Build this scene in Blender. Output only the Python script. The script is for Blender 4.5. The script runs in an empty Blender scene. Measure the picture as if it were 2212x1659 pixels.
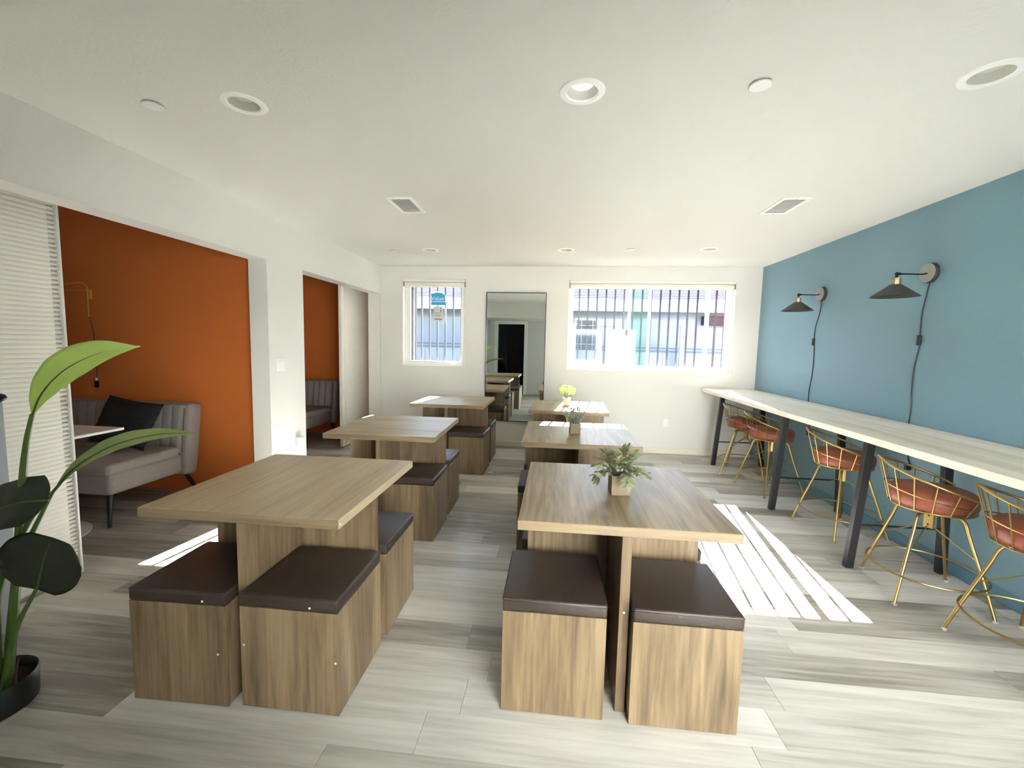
import bpy, bmesh, math, random
from mathutils import Vector, Matrix
PI = math.pi
S = bpy.context.scene
COL = S.collection

# ------------------------------------------------------------------ camera
F_PX, YAW, PITCH, ROLL, CAM_H = 923.874, 0.0992, 0.0907, 0.0226, 1.45
fw = Vector((-math.sin(YAW) * math.cos(PITCH), math.cos(YAW) * math.cos(PITCH), -math.sin(PITCH)))
rt = fw.cross(Vector((0, 0, 1))).normalized()
up = rt.cross(fw)
rt, up = rt * math.cos(ROLL) + up * math.sin(ROLL), up * math.cos(ROLL) - rt * math.sin(ROLL)
cd = bpy.data.cameras.new('camera')
cd.sensor_width = 36.0
cd.sensor_fit = 'HORIZONTAL'
cd.lens = F_PX / 2212 * 36
cd.clip_start = 0.05
cd.clip_end = 200
cam = bpy.data.objects.new('camera', cd)
cam.matrix_world = Matrix(((rt.x, up.x, -fw.x, 0), (rt.y, up.y, -fw.y, 0), (rt.z, up.z, -fw.z, CAM_H), (0, 0, 0, 1)))
COL.objects.link(cam)
S.camera = cam

# ------------------------------------------------------------------ sky, sun, exposure
SUN_TO = Vector((0.14, 1.0, 0.60)).normalized()
W = bpy.data.worlds.new('sky')
S.world = W
W.use_nodes = True
nt = W.node_tree
bg = nt.nodes['Background']
sky = nt.nodes.new('ShaderNodeTexSky')
sky.sky_type = 'NISHITA'
sky.sun_disc = False
sky.sun_elevation = math.asin(SUN_TO.z)
sky.sun_rotation = math.atan2(SUN_TO.x, SUN_TO.y)
sky.air_density = 1.0
sky.dust_density = 0.3
sky.ozone_density = 1.0
nt.links.new(sky.outputs['Color'], bg.inputs['Color'])
bg.inputs['Strength'].default_value = 0.44
sd = bpy.data.lights.new('sun', 'SUN')
sd.energy = 26.0
sd.angle = math.radians(0.2)
sd.color = (1.0, 0.99, 0.985)
so = bpy.data.objects.new('sun', sd)
so.rotation_euler = (-SUN_TO).to_track_quat('-Z', 'Y').to_euler()
so.location = (2, 12, 9)
COL.objects.link(so)
S.view_settings.view_transform = 'Standard'
S.view_settings.look = 'None'
S.view_settings.gamma = 1.0
S.view_settings.use_curve_mapping = False
S.view_settings.exposure = 2.25
S.cycles.max_bounces = 16
S.cycles.diffuse_bounces = 10
S.cycles.glossy_bounces = 4
S.cycles.transparent_max_bounces = 16
S.cycles.sample_clamp_indirect = 8.0

# ------------------------------------------------------------------ helpers
def srgb(r, g, b, a=1.0):
    def f(c):
        c /= 255.0
        return c / 12.92 if c <= 0.04045 else ((c + 0.055) / 1.055) ** 2.4
    return (f(r), f(g), f(b), a)

MATS = {}
def node_mat(name):
    m = bpy.data.materials.new(name)
    m.use_nodes = True
    n = m.node_tree
    return m, n, n.nodes['Principled BSDF']

def plain(name, col, rough=0.5, metal=0.0, var=0.06, vscale=6.0, bump=0.0, bscale=60.0, spec=0.5, emit=None, coat=0.0):
    """simple procedural material: colour with a slight noise variation and optional fine bump"""
    m, n, p = node_mat(name)
    tc = n.nodes.new('ShaderNodeTexCoord')
    no = n.nodes.new('ShaderNodeTexNoise')
    no.inputs['Scale'].default_value = vscale
    no.inputs['Detail'].default_value = 3
    n.links.new(tc.outputs['Object'], no.inputs['Vector'])
    mx = n.nodes.new('ShaderNodeMix')
    mx.data_type = 'RGBA'
    c = Vector(col[:3])
    mx.inputs[6].default_value = (*(c * (1 - var)), 1)
    mx.inputs[7].default_value = (*[min(1, v) for v in (c * (1 + var))], 1)
    n.links.new(no.outputs['Fac'], mx.inputs[0])
    n.links.new(mx.outputs[2], p.inputs['Base Color'])
    p.inputs['Roughness'].default_value = rough
    p.inputs['Metallic'].default_value = metal
    p.inputs['Specular IOR Level'].default_value = spec
    if coat:
        p.inputs['Coat Weight'].default_value = coat
    if bump:
        nb = n.nodes.new('ShaderNodeTexNoise')
        nb.inputs['Scale'].default_value = bscale
        nb.inputs['Detail'].default_value = 4
        n.links.new(tc.outputs['Object'], nb.inputs['Vector'])
        b = n.nodes.new('ShaderNodeBump')
        b.inputs['Strength'].default_value = bump
        b.inputs['Distance'].default_value = 0.004
        n.links.new(nb.outputs['Fac'], b.inputs['Height'])
        n.links.new(b.outputs['Normal'], p.inputs['Normal'])
    if emit:
        p.inputs['Emission Color'].default_value = (1, 1, 1, 1)
        p.inputs['Emission Strength'].default_value = emit
    MATS[name] = m
    return m

def wood(name, axis, dark, mid, light, rough=0.38, fine=55.0, broad=7.0, world=False, rnd=0.25, bump=0.08, spec=0.5):
    """wood-look: streaks along one axis, varied from object to object"""
    m, n, p = node_mat(name)
    if world:
        src = n.nodes.new('ShaderNodeNewGeometry').outputs['Position']
    else:
        src = n.nodes.new('ShaderNodeTexCoord').outputs['Object']
    oi = n.nodes.new('ShaderNodeObjectInfo')
    mul = n.nodes.new('ShaderNodeMath'); mul.operation = 'MULTIPLY'; mul.inputs[1].default_value = 37.0
    n.links.new(oi.outputs['Random'], mul.inputs[0])
    add = n.nodes.new('ShaderNodeVectorMath'); add.operation = 'ADD'
    n.links.new(src, add.inputs[0])
    n.links.new(mul.outputs[0], add.inputs[1])
    def layer(scale_across, scale_along, detail, dist):
        mp = n.nodes.new('ShaderNodeMapping')
        sc = [scale_across] * 3
        sc['xyz'.index(axis)] = scale_along
        mp.inputs['Scale'].default_value = sc
        n.links.new(add.outputs[0], mp.inputs['Vector'])
        t = n.nodes.new('ShaderNodeTexNoise')
        t.inputs['Scale'].default_value = 1.0
        t.inputs['Detail'].default_value = detail
        t.inputs['Roughness'].default_value = 0.6
        t.inputs['Distortion'].default_value = dist
        n.links.new(mp.outputs[0], t.inputs['Vector'])
        return t.outputs['Fac']
    a = layer(broad, broad * 0.12, 3, 0.6)
    b = layer(fine, fine * 0.05, 5, 0.4)
    w1 = n.nodes.new('ShaderNodeMath'); w1.operation = 'MULTIPLY_ADD'
    w1.inputs[1].default_value = 0.55
    n.links.new(a, w1.inputs[0])
    w2 = n.nodes.new('ShaderNodeMath'); w2.operation = 'MULTIPLY'; w2.inputs[1].default_value = 0.45
    n.links.new(b, w2.inputs[0])
    n.links.new(w2.outputs[0], w1.inputs[2])
    # per-object tone shift
    sub = n.nodes.new('ShaderNodeMath'); sub.operation = 'SUBTRACT'; sub.inputs[1].default_value = 0.5
    n.links.new(oi.outputs['Random'], sub.inputs[0])
    w3 = n.nodes.new('ShaderNodeMath'); w3.operation = 'MULTIPLY_ADD'; w3.inputs[1].default_value = rnd
    n.links.new(sub.outputs[0], w3.inputs[0])
    n.links.new(w1.outputs[0], w3.inputs[2])
    r = n.nodes.new('ShaderNodeValToRGB')
    r.color_ramp.elements[0].position = 0.30; r.color_ramp.elements[0].color = dark
    r.color_ramp.elements[1].position = 0.72; r.color_ramp.elements[1].color = light
    e = r.color_ramp.elements.new(0.50); e.color = mid
    n.links.new(w3.outputs[0], r.inputs['Fac'])
    n.links.new(r.outputs['Color'], p.inputs['Base Color'])
    p.inputs['Roughness'].default_value = rough
    p.inputs['Specular IOR Level'].default_value = spec
    if bump:
        bn = n.nodes.new('ShaderNodeBump')
        bn.inputs['Strength'].default_value = bump
        bn.inputs['Distance'].default_value = 0.002
        n.links.new(b, bn.inputs['Height'])
        n.links.new(bn.outputs['Normal'], p.inputs['Normal'])
    MATS[name] = m
    return m

def glass_mat(name, tint, refl=0.06):
    m = bpy.data.materials.new(name)
    m.use_nodes = True
    n = m.node_tree
    n.nodes.clear()
    out = n.nodes.new('ShaderNodeOutputMaterial')
    tr = n.nodes.new('ShaderNodeBsdfTransparent'); tr.inputs[0].default_value = tint
    gl = n.nodes.new('ShaderNodeBsdfGlossy'); gl.inputs['Roughness'].default_value = 0.02
    fr = n.nodes.new('ShaderNodeFresnel'); fr.inputs['IOR'].default_value = 1.25
    mx = n.nodes.new('ShaderNodeMixShader')
    n.links.new(fr.outputs[0], mx.inputs[0]); n.links.new(tr.outputs[0], mx.inputs[1]); n.links.new(gl.outputs[0], mx.inputs[2])
    n.links.new(mx.outputs[0], out.inputs[0])
    MATS[name] = m
    return m

def leaf_mat(name, col, back, trans=0.4, rough=0.4):
    m = bpy.data.materials.new(name)
    m.use_nodes = True
    n = m.node_tree
    p = n.nodes['Principled BSDF']
    out = n.nodes['Material Output']
    tc = n.nodes.new('ShaderNodeTexCoord')
    no = n.nodes.new('ShaderNodeTexNoise'); no.inputs['Scale'].default_value = 9
    n.links.new(tc.outputs['Object'], no.inputs['Vector'])
    mx = n.nodes.new('ShaderNodeMix'); mx.data_type = 'RGBA'
    mx.inputs[6].default_value = col; mx.inputs[7].default_value = back
    n.links.new(no.outputs['Fac'], mx.inputs[0])
    n.links.new(mx.outputs[2], p.inputs['Base Color'])
    p.inputs['Roughness'].default_value = rough
    t = n.nodes.new('ShaderNodeBsdfTranslucent')
    n.links.new(mx.outputs[2], t.inputs['Color'])
    ms = n.nodes.new('ShaderNodeMixShader'); ms.inputs[0].default_value = trans
    n.links.new(p.outputs[0], ms.inputs[1]); n.links.new(t.outputs[0], ms.inputs[2])
    n.links.new(ms.outputs[0], out.inputs['Surface'])
    MATS[name] = m
    return m

class MB:
    """collects shapes into one mesh"""
    def __init__(self):
        self.v = []; self.f = []
    def _add(self, verts, faces):
        o = len(self.v)
        self.v.extend([tuple(x) for x in verts])
        self.f.extend([[i + o for i in q] for q in faces])
        return self
    def box(self, x0, x1, y0, y1, z0, z1, bevel=0.0, seg=1, M=None):
        if bevel <= 0:
            vs = [Vector((x, y, z)) for z in (z0, z1) for y in (y0, y1) for x in (x0, x1)]
            fs = [(0, 2, 3, 1), (4, 5, 7, 6), (0, 1, 5, 4), (2, 6, 7, 3), (0, 4, 6, 2), (1, 3, 7, 5)]
        else:
            bm = bmesh.new()
            bmesh.ops.create_cube(bm, size=1.0)
            for v in bm.verts:
                v.co = Vector(((x0 + x1) / 2 + v.co.x * (x1 - x0), (y0 + y1) / 2 + v.co.y * (y1 - y0), (z0 + z1) / 2 + v.co.z * (z1 - z0)))
            bmesh.ops.bevel(bm, geom=bm.edges[:], offset=bevel, segments=seg, profile=0.5, affect='EDGES', clamp_overlap=True)
            bm.verts.index_update()
            vs = [v.co.copy() for v in bm.verts]
            fs = [[v.index for v in f.verts] for f in bm.faces]
            bm.free()
        if M is not None:
            vs = [M @ v for v in vs]
        return self._add(vs, fs)
    def tube(self, pts, r, n=8, closed=False, caps=True):
        pts = [Vector(p) for p in pts]
        k = len(pts)
        rr = r if isinstance(r, (list, tuple)) else [r] * k
        tg = []
        for i in range(k):
            if closed:
                t = pts[(i + 1) % k] - pts[i - 1]
            else:
                t = pts[min(i + 1, k - 1)] - pts[max(i - 1, 0)]
            tg.append(t.normalized())
        a = Vector((0, 0, 1)) if abs(tg[0].z) < 0.9 else Vector((1, 0, 0))
        u = tg[0].cross(a).normalized()
        vs = []
        for i in range(k):
            u = (u - tg[i] * u.dot(tg[i])).normalized()
            w = tg[i].cross(u)
            for j in range(n):
                q = 2 * PI * j / n
                vs.append(pts[i] + (u * math.cos(q) + w * math.sin(q)) * rr[i])
        fs = []
        for i in range(k if closed else k - 1):
            i2 = (i + 1) % k
            for j in range(n):
                j2 = (j + 1) % n
                fs.append((i * n + j, i * n + j2, i2 * n + j2, i2 * n + j))
        if caps and not closed:
            fs.append(tuple(range(n - 1, -1, -1)))
            fs.append(tuple((k - 1) * n + j for j in range(n)))
        return self._add(vs, fs)
    def lathe(self, prof, n=24, M=None, capb=True, capt=True):
        vs = []
        for (r, z) in prof:
            for j in range(n):
                q = 2 * PI * j / n
                vs.append(Vector((r * math.cos(q), r * math.sin(q), z)))
        fs = []
        for i in range(len(prof) - 1):
            for j in range(n):
                j2 = (j + 1) % n
                fs.append((i * n + j, i * n + j2, (i + 1) * n + j2, (i + 1) * n + j))
        if capb:
            fs.append(tuple(range(n - 1, -1, -1)))
        if capt:
            fs.append(tuple((len(prof) - 1) * n + j for j in range(n)))
        if M is not None:
            vs = [M @ v for v in vs]
        return self._add(vs, fs)
    def prism(self, poly, y0, y1, axis='y'):
        """polygon of (a, b) extruded along axis; a,b are the two other axes in order"""
        def P(a, b, c):
            return {'x': (c, a, b), 'y': (a, c, b), 'z': (a, b, c)}[axis]
        k = len(poly)
        vs = [P(a, b, y0) for a, b in poly] + [P(a, b, y1) for a, b in poly]
        fs = [tuple(range(k)), tuple(range(2 * k - 1, k - 1, -1))]
        for i in range(k):
            j = (i + 1) % k
            fs.append((i, i + k, j + k, j))
        return self._add(vs, fs)
    def grid(self, rows):
        """rows of points -> quad sheet"""
        n = len(rows[0])
        vs = [p for r in rows for p in r]
        fs = []
        for i in range(len(rows) - 1):
            for j in range(n - 1):
                fs.append((i * n + j, i * n + j + 1, (i + 1) * n + j + 1, (i + 1) * n + j))
        return self._add(vs, fs)
    def mesh(self, name, mat, smooth=False, angle=40):
        me = bpy.data.meshes.new(name)
        me.from_pydata(self.v, [], self.f)
        me.validate()
        bm = bmesh.new(); bm.from_mesh(me)
        bmesh.ops.recalc_face_normals(bm, faces=bm.faces[:])
        bm.to_mesh(me); bm.free()
        if mat is not None:
            me.materials.append(MATS[mat] if isinstance(mat, str) else mat)
        if smooth:
            for p in me.polygons:
                p.use_smooth = True
            me.set_sharp_from_angle(angle=math.radians(angle))
        return me
    def build(self, name, mat, parent=None, smooth=False, angle=40):
        return link(name, self.mesh(name, mat, smooth, angle), parent)

def link(name, data, parent=None, loc=None, scale=None, rz=0.0):
    o = bpy.data.objects.new(name, data)
    COL.objects.link(o)
    if parent is not None:
        o.parent = parent
    if loc is not None:
        o.location = loc
    if scale is not None:
        o.scale = scale
    if rz:
        o.rotation_euler = (0, 0, rz)
    return o

def tag(o, label, cat, group=None, kind=None):
    if label: o['label'] = label
    if cat: o['category'] = cat
    if group: o['group'] = group
    if kind: o['kind'] = kind
    return o

def struct(o):
    o['kind'] = 'structure'
    return o

def thing(name, label, cat, loc=(0, 0, 0), rz=0.0, group=None):
    o = link(name, None, None, loc, None, rz)
    o.empty_display_size = 0.1
    return tag(o, label, cat, group)

def copy_tree(o, parent=None):
    c = o.copy()
    COL.objects.link(c)
    c.parent = parent
    for ch in list(o.children):
        copy_tree(ch, c)
    return c

def lerp(a, b, t):
    return a + (b - a) * t

def spline(pts, per=8):
    """Catmull-Rom through points"""
    P = [Vector(p) for p in pts]
    P = [P[0] * 2 - P[1]] + P + [P[-1] * 2 - P[-2]]
    out = []
    for i in range(1, len(P) - 2):
        for k in range(per):
            t = k / per
            out.append(0.5 * ((2 * P[i]) + (P[i + 1] - P[i - 1]) * t + (2 * P[i - 1] - 5 * P[i] + 4 * P[i + 1] - P[i + 2]) * t * t + (3 * P[i] - P[i - 1] - 3 * P[i + 1] + P[i + 2]) * t ** 3))
    out.append(P[-2])
    return out

# ------------------------------------------------------------------ materials
plain('white_wall', srgb(224, 223, 218), 0.75, var=0.015, vscale=1.2, bump=0.35, bscale=85)
plain('ceiling_paint', srgb(222, 222, 217), 0.8, var=0.012, vscale=1.0, bump=0.45, bscale=70)
plain('blue_wall', srgb(114, 147, 160), 0.6, var=0.03, vscale=2.0, bump=0.35, bscale=85)
plain('orange_wall', srgb(204, 110, 48), 0.65, var=0.03, vscale=2.0, bump=0.35, bscale=85)
plain('baseboard_white', srgb(226, 220, 206), 0.5, var=0.02)
plain('baseboard_blue', srgb(92, 128, 146), 0.5, var=0.02)
plain('slab', srgb(120, 112, 100), 0.8)
wood('plank', 'x', srgb(132, 127, 118), srgb(182, 178, 169), srgb(212, 209, 202), rough=0.36, fine=38, broad=6.5, world=True, rnd=0.40, bump=0.05)
W_D, W_M, W_L = srgb(68, 53, 38), srgb(119, 100, 74), srgb(156, 136, 104)
wood('oak_top_y', 'y', srgb(122, 104, 80), srgb(162, 143, 113), srgb(190, 172, 142), rough=0.37, bump=0.18, spec=0.3)
wood('oak_top_x', 'x', srgb(122, 104, 80), srgb(162, 143, 113), srgb(190, 172, 142), rough=0.37, bump=0.18, spec=0.3)
wood('oak_edge_x', 'x', srgb(104, 86, 64), srgb(142, 122, 94), srgb(168, 148, 118), rough=0.45, rnd=0.1)
wood('oak_side', 'z', W_D, W_M, W_L, rough=0.45, rnd=0.12)
wood('counter_wood', 'y', srgb(208, 192, 168), srgb(232, 219, 200), srgb(243, 235, 220), rough=0.40, fine=40, broad=9, bump=0.04)
plain('leather_brown', srgb(57, 46, 39), 0.42, var=0.10, vscale=8, bump=0.25, bscale=220)
plain('leather_cognac', srgb(130, 66, 46), 0.42, var=0.14, vscale=10, bump=0.2, bscale=150)
plain('brass', srgb(206, 164, 84), 0.4, metal=0.5, var=0.05)
plain('gold', srgb(172, 148, 94), 0.36, metal=1.0, var=0.05)
plain('black_metal', srgb(24, 24, 27), 0.45, var=0.10)
plain('dark_shade', srgb(58, 55, 52), 0.5, var=0.08)
plain('plate_grey', srgb(150, 150, 144), 0.5, var=0.04)
plain('bronze', srgb(176, 162, 138), 0.35, metal=0.9, var=0.05)
plain('black_cord', srgb(30, 32, 52), 0.6)
plain('black_plastic', srgb(26, 26, 28), 0.5)
plain('white_plastic', srgb(236, 236, 232), 0.35, var=0.01)
plain('vinyl_white', srgb(236, 236, 232), 0.4, var=0.01)
plain('blind_fabric', srgb(232, 228, 216), 0.7, var=0.01)
plain('trim_white', srgb(246, 246, 243), 0.4, var=0.01)
plain('baffle_grey', srgb(196, 194, 186), 0.45, var=0.02)
plain('lens_off', srgb(205, 205, 198), 0.4, var=0.01)
plain('lens_on', srgb(250, 250, 250), 0.4, var=0.0, emit=0.45)
plain('vent_dark', srgb(150, 150, 146), 0.7)
plain('vent_white', srgb(242, 242, 238), 0.5, var=0.01)
plain('rib_white', srgb(236, 232, 222), 0.7, var=0.01)
plain('rib_backing', srgb(200, 195, 196), 0.8, var=0.03)
plain('sofa_grey', srgb(136, 129, 125), 0.9, var=0.10, vscale=60, bump=0.4, bscale=300)
plain('seam_dark', srgb(92, 84, 80), 0.9)
plain('leg_black', srgb(22, 21, 22), 0.4)
plain('pillow_black', srgb(20, 20, 22), 0.95, var=0.3, vscale=40, bump=1.0, bscale=160)
plain('table_white', srgb(236, 234, 230), 0.25, var=0.01)
plain('mirror_frame', srgb(20, 18, 20), 0.4)
m, n_, p_ = node_mat('mirror_glass')
p_.inputs['Base Color'].default_value = (0.82, 0.86, 0.84, 1); p_.inputs['Metallic'].default_value = 1.0; p_.inputs['Roughness'].default_value = 0.01
MATS['mirror_glass'] = m
glass_mat('pane_clear', (0.97, 0.985, 0.98, 1))
glass_mat('pane_green', (0.84, 0.97, 0.92, 1))
glass_mat('pane_grey', (0.93, 0.93, 0.95, 1))
glass_mat('pane_flare_pink', (0.98, 0.93, 0.95, 1))  # pink lens flare put into the glass tint
plain('pot_black', srgb(24, 24, 27), 0.45, var=0.15)
plain('soil', srgb(46, 36, 28), 0.95, var=0.3, vscale=60, bump=1.0, bscale=120)
plain('stem_green', srgb(82, 108, 44), 0.5, var=0.15)
plain('stem_dark', srgb(62, 74, 46), 0.5, var=0.15)
plain('sheath', srgb(88, 60, 56), 0.6, var=0.2)
leaf_mat('leaf_lime_lit', srgb(218, 236, 150), srgb(202, 224, 128), 0.45)  # bright light on this leaf is put into its pale colour
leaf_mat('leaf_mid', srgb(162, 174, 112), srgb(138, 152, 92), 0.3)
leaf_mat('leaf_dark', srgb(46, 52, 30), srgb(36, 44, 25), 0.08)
plain('midrib', srgb(72, 92, 40), 0.5)
leaf_mat('leaf_sage', srgb(158, 160, 126), srgb(136, 142, 104), 0.25, 0.6)
leaf_mat('leaf_sage_pale', srgb(172, 182, 104), srgb(152, 168, 96), 0.3, 0.6)
leaf_mat('leaf_lavender', srgb(168, 172, 150), srgb(146, 154, 132), 0.25, 0.7)
leaf_mat('leaf_yellow', srgb(178, 204, 64), srgb(150, 184, 48), 0.45, 0.5)
plain('planter_wood', srgb(132, 116, 94), 0.7, var=0.12, vscale=25, bump=0.4, bscale=60)
plain('planter_cream', srgb(226, 214, 190), 0.6, var=0.04)
plain('notice_white', srgb(214, 214, 210), 0.6, var=0.01)
leaf_mat('poster_blue', srgb(60, 160, 196), srgb(74, 172, 206), 0.12)
leaf_mat('poster_white', srgb(246, 246, 244), srgb(240, 242, 242), 0.20)
plain('print_grey', srgb(84, 80, 76), 0.6)
plain('curtain_black', srgb(14, 14, 15), 0.9, var=0.2)
plain('dark_room', srgb(26, 27, 28), 0.9)
plain('ext_wall', srgb(138, 146, 152), 0.9, var=0.10, vscale=1.6, bump=0.3, bscale=30)
plain('ext_white', srgb(180, 182, 184), 0.8, var=0.03)
plain('ext_roof', srgb(96, 94, 98), 1.0, var=0.25, vscale=8, spec=0.0)
plain('ext_fence', srgb(152, 160, 165), 0.85, var=0.06, vscale=3)
plain('ext_rail', srgb(96, 104, 112), 0.8)
plain('ext_bounce_block', srgb(70, 66, 64), 0.9)
plain('ext_bounce_wall', srgb(232, 231, 228), 0.9, var=0.04)
plain('ext_bounce_ground', srgb(206, 203, 196), 0.95, var=0.05)
plain('ext_ground', srgb(84, 82, 80), 0.95, var=0.1)
plain('ext_dark', srgb(66, 74, 74), 0.4)
plain('ext_brown', srgb(66, 48, 46), 0.8, var=0.1)
plain('grille', srgb(52, 50, 58), 0.6)
plain('board_grey', srgb(176, 180, 184), 0.6)

# ------------------------------------------------------------------ dimensions
D, R, L, C = 6.0, 2.668, -2.515, 2.533          # back wall, right wall, left wall, ceiling
LB = -2.687                                     # back face of the left wall
HEAD = 2.143                                    # underside of the headers
Y1A, Y1B, Y2A, Y2B = 1.15, 3.551, 4.086, 5.955  # the two openings in the left wall
AX = -5.0                                       # far side of the alcoves
AY1, AY2 = 3.66, 6.34                           # orange end walls
REAR = -0.63
SOF_Y, SOF_Z = 0.87, 2.15
W1 = (-2.188, -1.282, 1.13, 2.349)
W2 = (0.160, 2.345, 1.135, 2.349)
WT = 0.16

# ------------------------------------------------------------------ setting
flo = struct(MB().box(AX - 0.1, R + 0.1, -2.2, 6.6, -0.12, -0.006).build('floor', 'slab'))
pl = MB().box(0.0006, 0.9994, 0.0006, 0.9994, -1.0, 0.0).mesh('plank', 'plank')
rnd = random.Random(4)
PW, PL = 0.18, 1.22
rows = int((6.42 - REAR) / PW) + 1
for i in range(rows):
    y0 = REAR + i * PW
    x = AX - rnd.uniform(0, PL) if y0 > 0.9 else -2.0 - rnd.uniform(0, PL)
    while x < R:
        xa, xb = max(x, AX), min(x + PL, R)
        if y0 < 0.7: xa = max(xa, -2.0)
        if xb - xa > 0.02:
            link('plank', pl, flo, (xa, y0, 0.0), (xb - xa, PW, 0.0055))
        x += PL

AC = 2.78
struct(MB().box(AX - 0.1, LB, 0.8, 6.6, AC, AC + 0.1).build('ceiling_alcove', 'ceiling_paint'))
ceil_o = struct(MB().box(LB, R + 0.15, REAR - 0.15, 6.6, C, C + 0.12).build('ceiling', 'ceiling_paint'))
struct(MB().box(-3.0, R, REAR, SOF_Y, SOF_Z, C).build('ceiling_soffit', 'ceiling_paint'))

def wall_with_holes(mb, a0, a1, z0, z1, holes, put):
    xs = sorted({a0, a1, *[h[0] for h in holes], *[h[1] for h in holes]})
    for i in range(len(xs) - 1):
        xa, xb = xs[i], xs[i + 1]
        hs = [h for h in holes if h[0] <= xa + 1e-6 and h[1] >= xb - 1e-6]
        z = z0
        for h in sorted(hs, key=lambda h: h[2]):
            if h[2] > z: put(xa, xb, z, h[2])
            z = h[3]
        if z < z1: put(xa, xb, z, z1)
mb = MB()
wall_with_holes(mb, LB, R, 0, C, [W1, W2], lambda a, b, c, d: mb.box(a, b, D, D + WT, c, d))
struct(mb.build('wall_back', 'white_wall'))
struct(MB().box(R, R + 0.12, REAR, D + WT, 0, C).build('wall_right', 'blue_wall'))
mb = MB()
wall_with_holes(mb, AX - 0.1, R + 0.15, -0.13, C + 0.3, [W1, W2], lambda a, b, c, d: mb.box(a, b, D + WT, D + WT + 0.012, c, d) if a >= LB else mb.box(a, b, 6.6, 6.612, c, d))
struct(mb.build('wall_bounce_block', 'ext_bounce_block'))  # dark outer skin added to cut sunlight bouncing onto the house opposite
mb = MB()
wall_with_holes(mb, SOF_Y, D, 0, AC, [(Y1A, Y1B, 0, HEAD), (Y2A, Y2B, 0, HEAD)], lambda a, b, c, d: mb.box(LB, L, a, b, c, d))
struct(mb.build('wall_left', 'white_wall'))
struct(MB().box(AX, LB, AY1, 3.98, 0, AC).build('wall_alcove', 'orange_wall'))
struct(MB().box(AX, LB, AY2, AY2 + 0.12, 0, AC).build('wall_alcove_far', 'orange_wall'))
struct(MB().box(AX - 0.1, AX, 0.9, 6.5, 0, AC).build('wall_alcove_side', 'white_wall'))
struct(MB().box(AX, LB, 0.87, 0.99, 0, AC).build('wall_alcove_near', 'white_wall'))
struct(MB().box(LB - 0.02, LB, D, AY2, 0, AC).build('wall_alcove_return', 'white_wall'))
# wall behind the viewer with a doorway, and the passage side
mb = MB()
wall_with_holes(mb, -1.93, R, 0, SOF_Z, [(-1.70, -0.92, 0, 2.06), (0.40, 2.45, 0, 2.08)], lambda a, b, c, d: mb.box(a, b, REAR - 0.12, REAR, c, d))  # the wider opening is for the added daylight door
struct(mb.build('wall_rear', 'white_wall'))
struct(MB().box(-2.05, -1.93, REAR, SOF_Y, 0, SOF_Z).build('wall_passage', 'white_wall'))
struct(MB().box(LB, -2.05, 0.75, SOF_Y, 0, C).build('wall_corner', 'white_wall'))
mb = MB()
mb.box(-1.80, -1.70, REAR, REAR + 0.02, 0, 2.16).box(-0.92, -0.82, REAR, REAR + 0.02, 0, 2.16).box(-1.70, -0.92, REAR, REAR + 0.02, 2.06, 2.16)
struct(mb.build('trim_1', 'trim_white'))
mb = MB()
mb.box(-2.3, -2.2, -2.2, REAR - 0.12, 0, 2.3).box(-0.5, -0.4, -2.2, REAR - 0.12, 0, 2.3).box(-2.3, -0.4, -2.3, -2.2, 0, 2.3).box(-2.3, -0.4, -2.2, REAR - 0.12, 2.2, 2.3)
struct(mb.build('wall_back_room', 'dark_room'))
# baseboards
struct(MB().box(L + 0.005, R, D - 0.014, D, 0, 0.085, 0.004).build('baseboard_back', 'baseboard_white'))
struct(MB().box(R - 0.013, R, REAR, D - 0.014, 0, 0.085, 0.004).build('baseboard_right', 'baseboard_blue'))
struct(MB().box(AX, LB, AY1 - 0.013, AY1, 0, 0.07, 0.004).build('baseboard_alcove', 'orange_wall'))
struct(MB().box(AX, LB - 0.02, AY2 - 0.013, AY2, 0, 0.07, 0.004).build('baseboard_alcove_far', 'orange_wall'))
struct(MB().box(-0.82, R, REAR, REAR + 0.012, 0, 0.085, 0.004).build('baseboard_rear', 'baseboard_white'))

# ------------------------------------------------------------------ windows
def rect_frame(x0, x1, z0, z1, y0, y1, w, wb=None, bev=0.004):
    wb = wb or w
    m = MB()
    m.box(x0, x0 + w, y0, y1, z0, z1, bev).box(x1 - w, x1, y0, y1, z0, z1, bev)
    m.box(x0 + w, x1 - w, y0, y1, z0, z0 + wb, bev).box(x0 + w, x1 - w, y0, y1, z1 - w, z1, bev)
    return m
w1 = struct(rect_frame(W1[0], W1[1], W1[2], W1[3], 6.075, 6.15, 0.035).build('window_1', 'vinyl_white'))
s = rect_frame(W1[0] + 0.035, W1[1] - 0.035, W1[2] + 0.035, W1[3] - 0.035, 6.085, 6.13, 0.042, 0.03).build('sash', 'vinyl_white', w1)
MB().box(W1[0] + 0.075, W1[1] - 0.075, 6.105, 6.109, W1[2] + 0.06, W1[3] - 0.075).build('pane', 'pane_clear', s)
MB().box(-1.56, -1.45, 6.072, 6.088, 1.168, 1.18, 0.003).tube([(-1.52, 6.07, 1.178), (-1.50, 6.05, 1.19), (-1.44, 6.045, 1.186)], 0.005).build('crank_handle', 'vinyl_white', w1)
MB().box(-2.163, -2.15, 6.06, 6.078, 1.38, 1.47, 0.004).build('latch', 'vinyl_white', w1)

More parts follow.
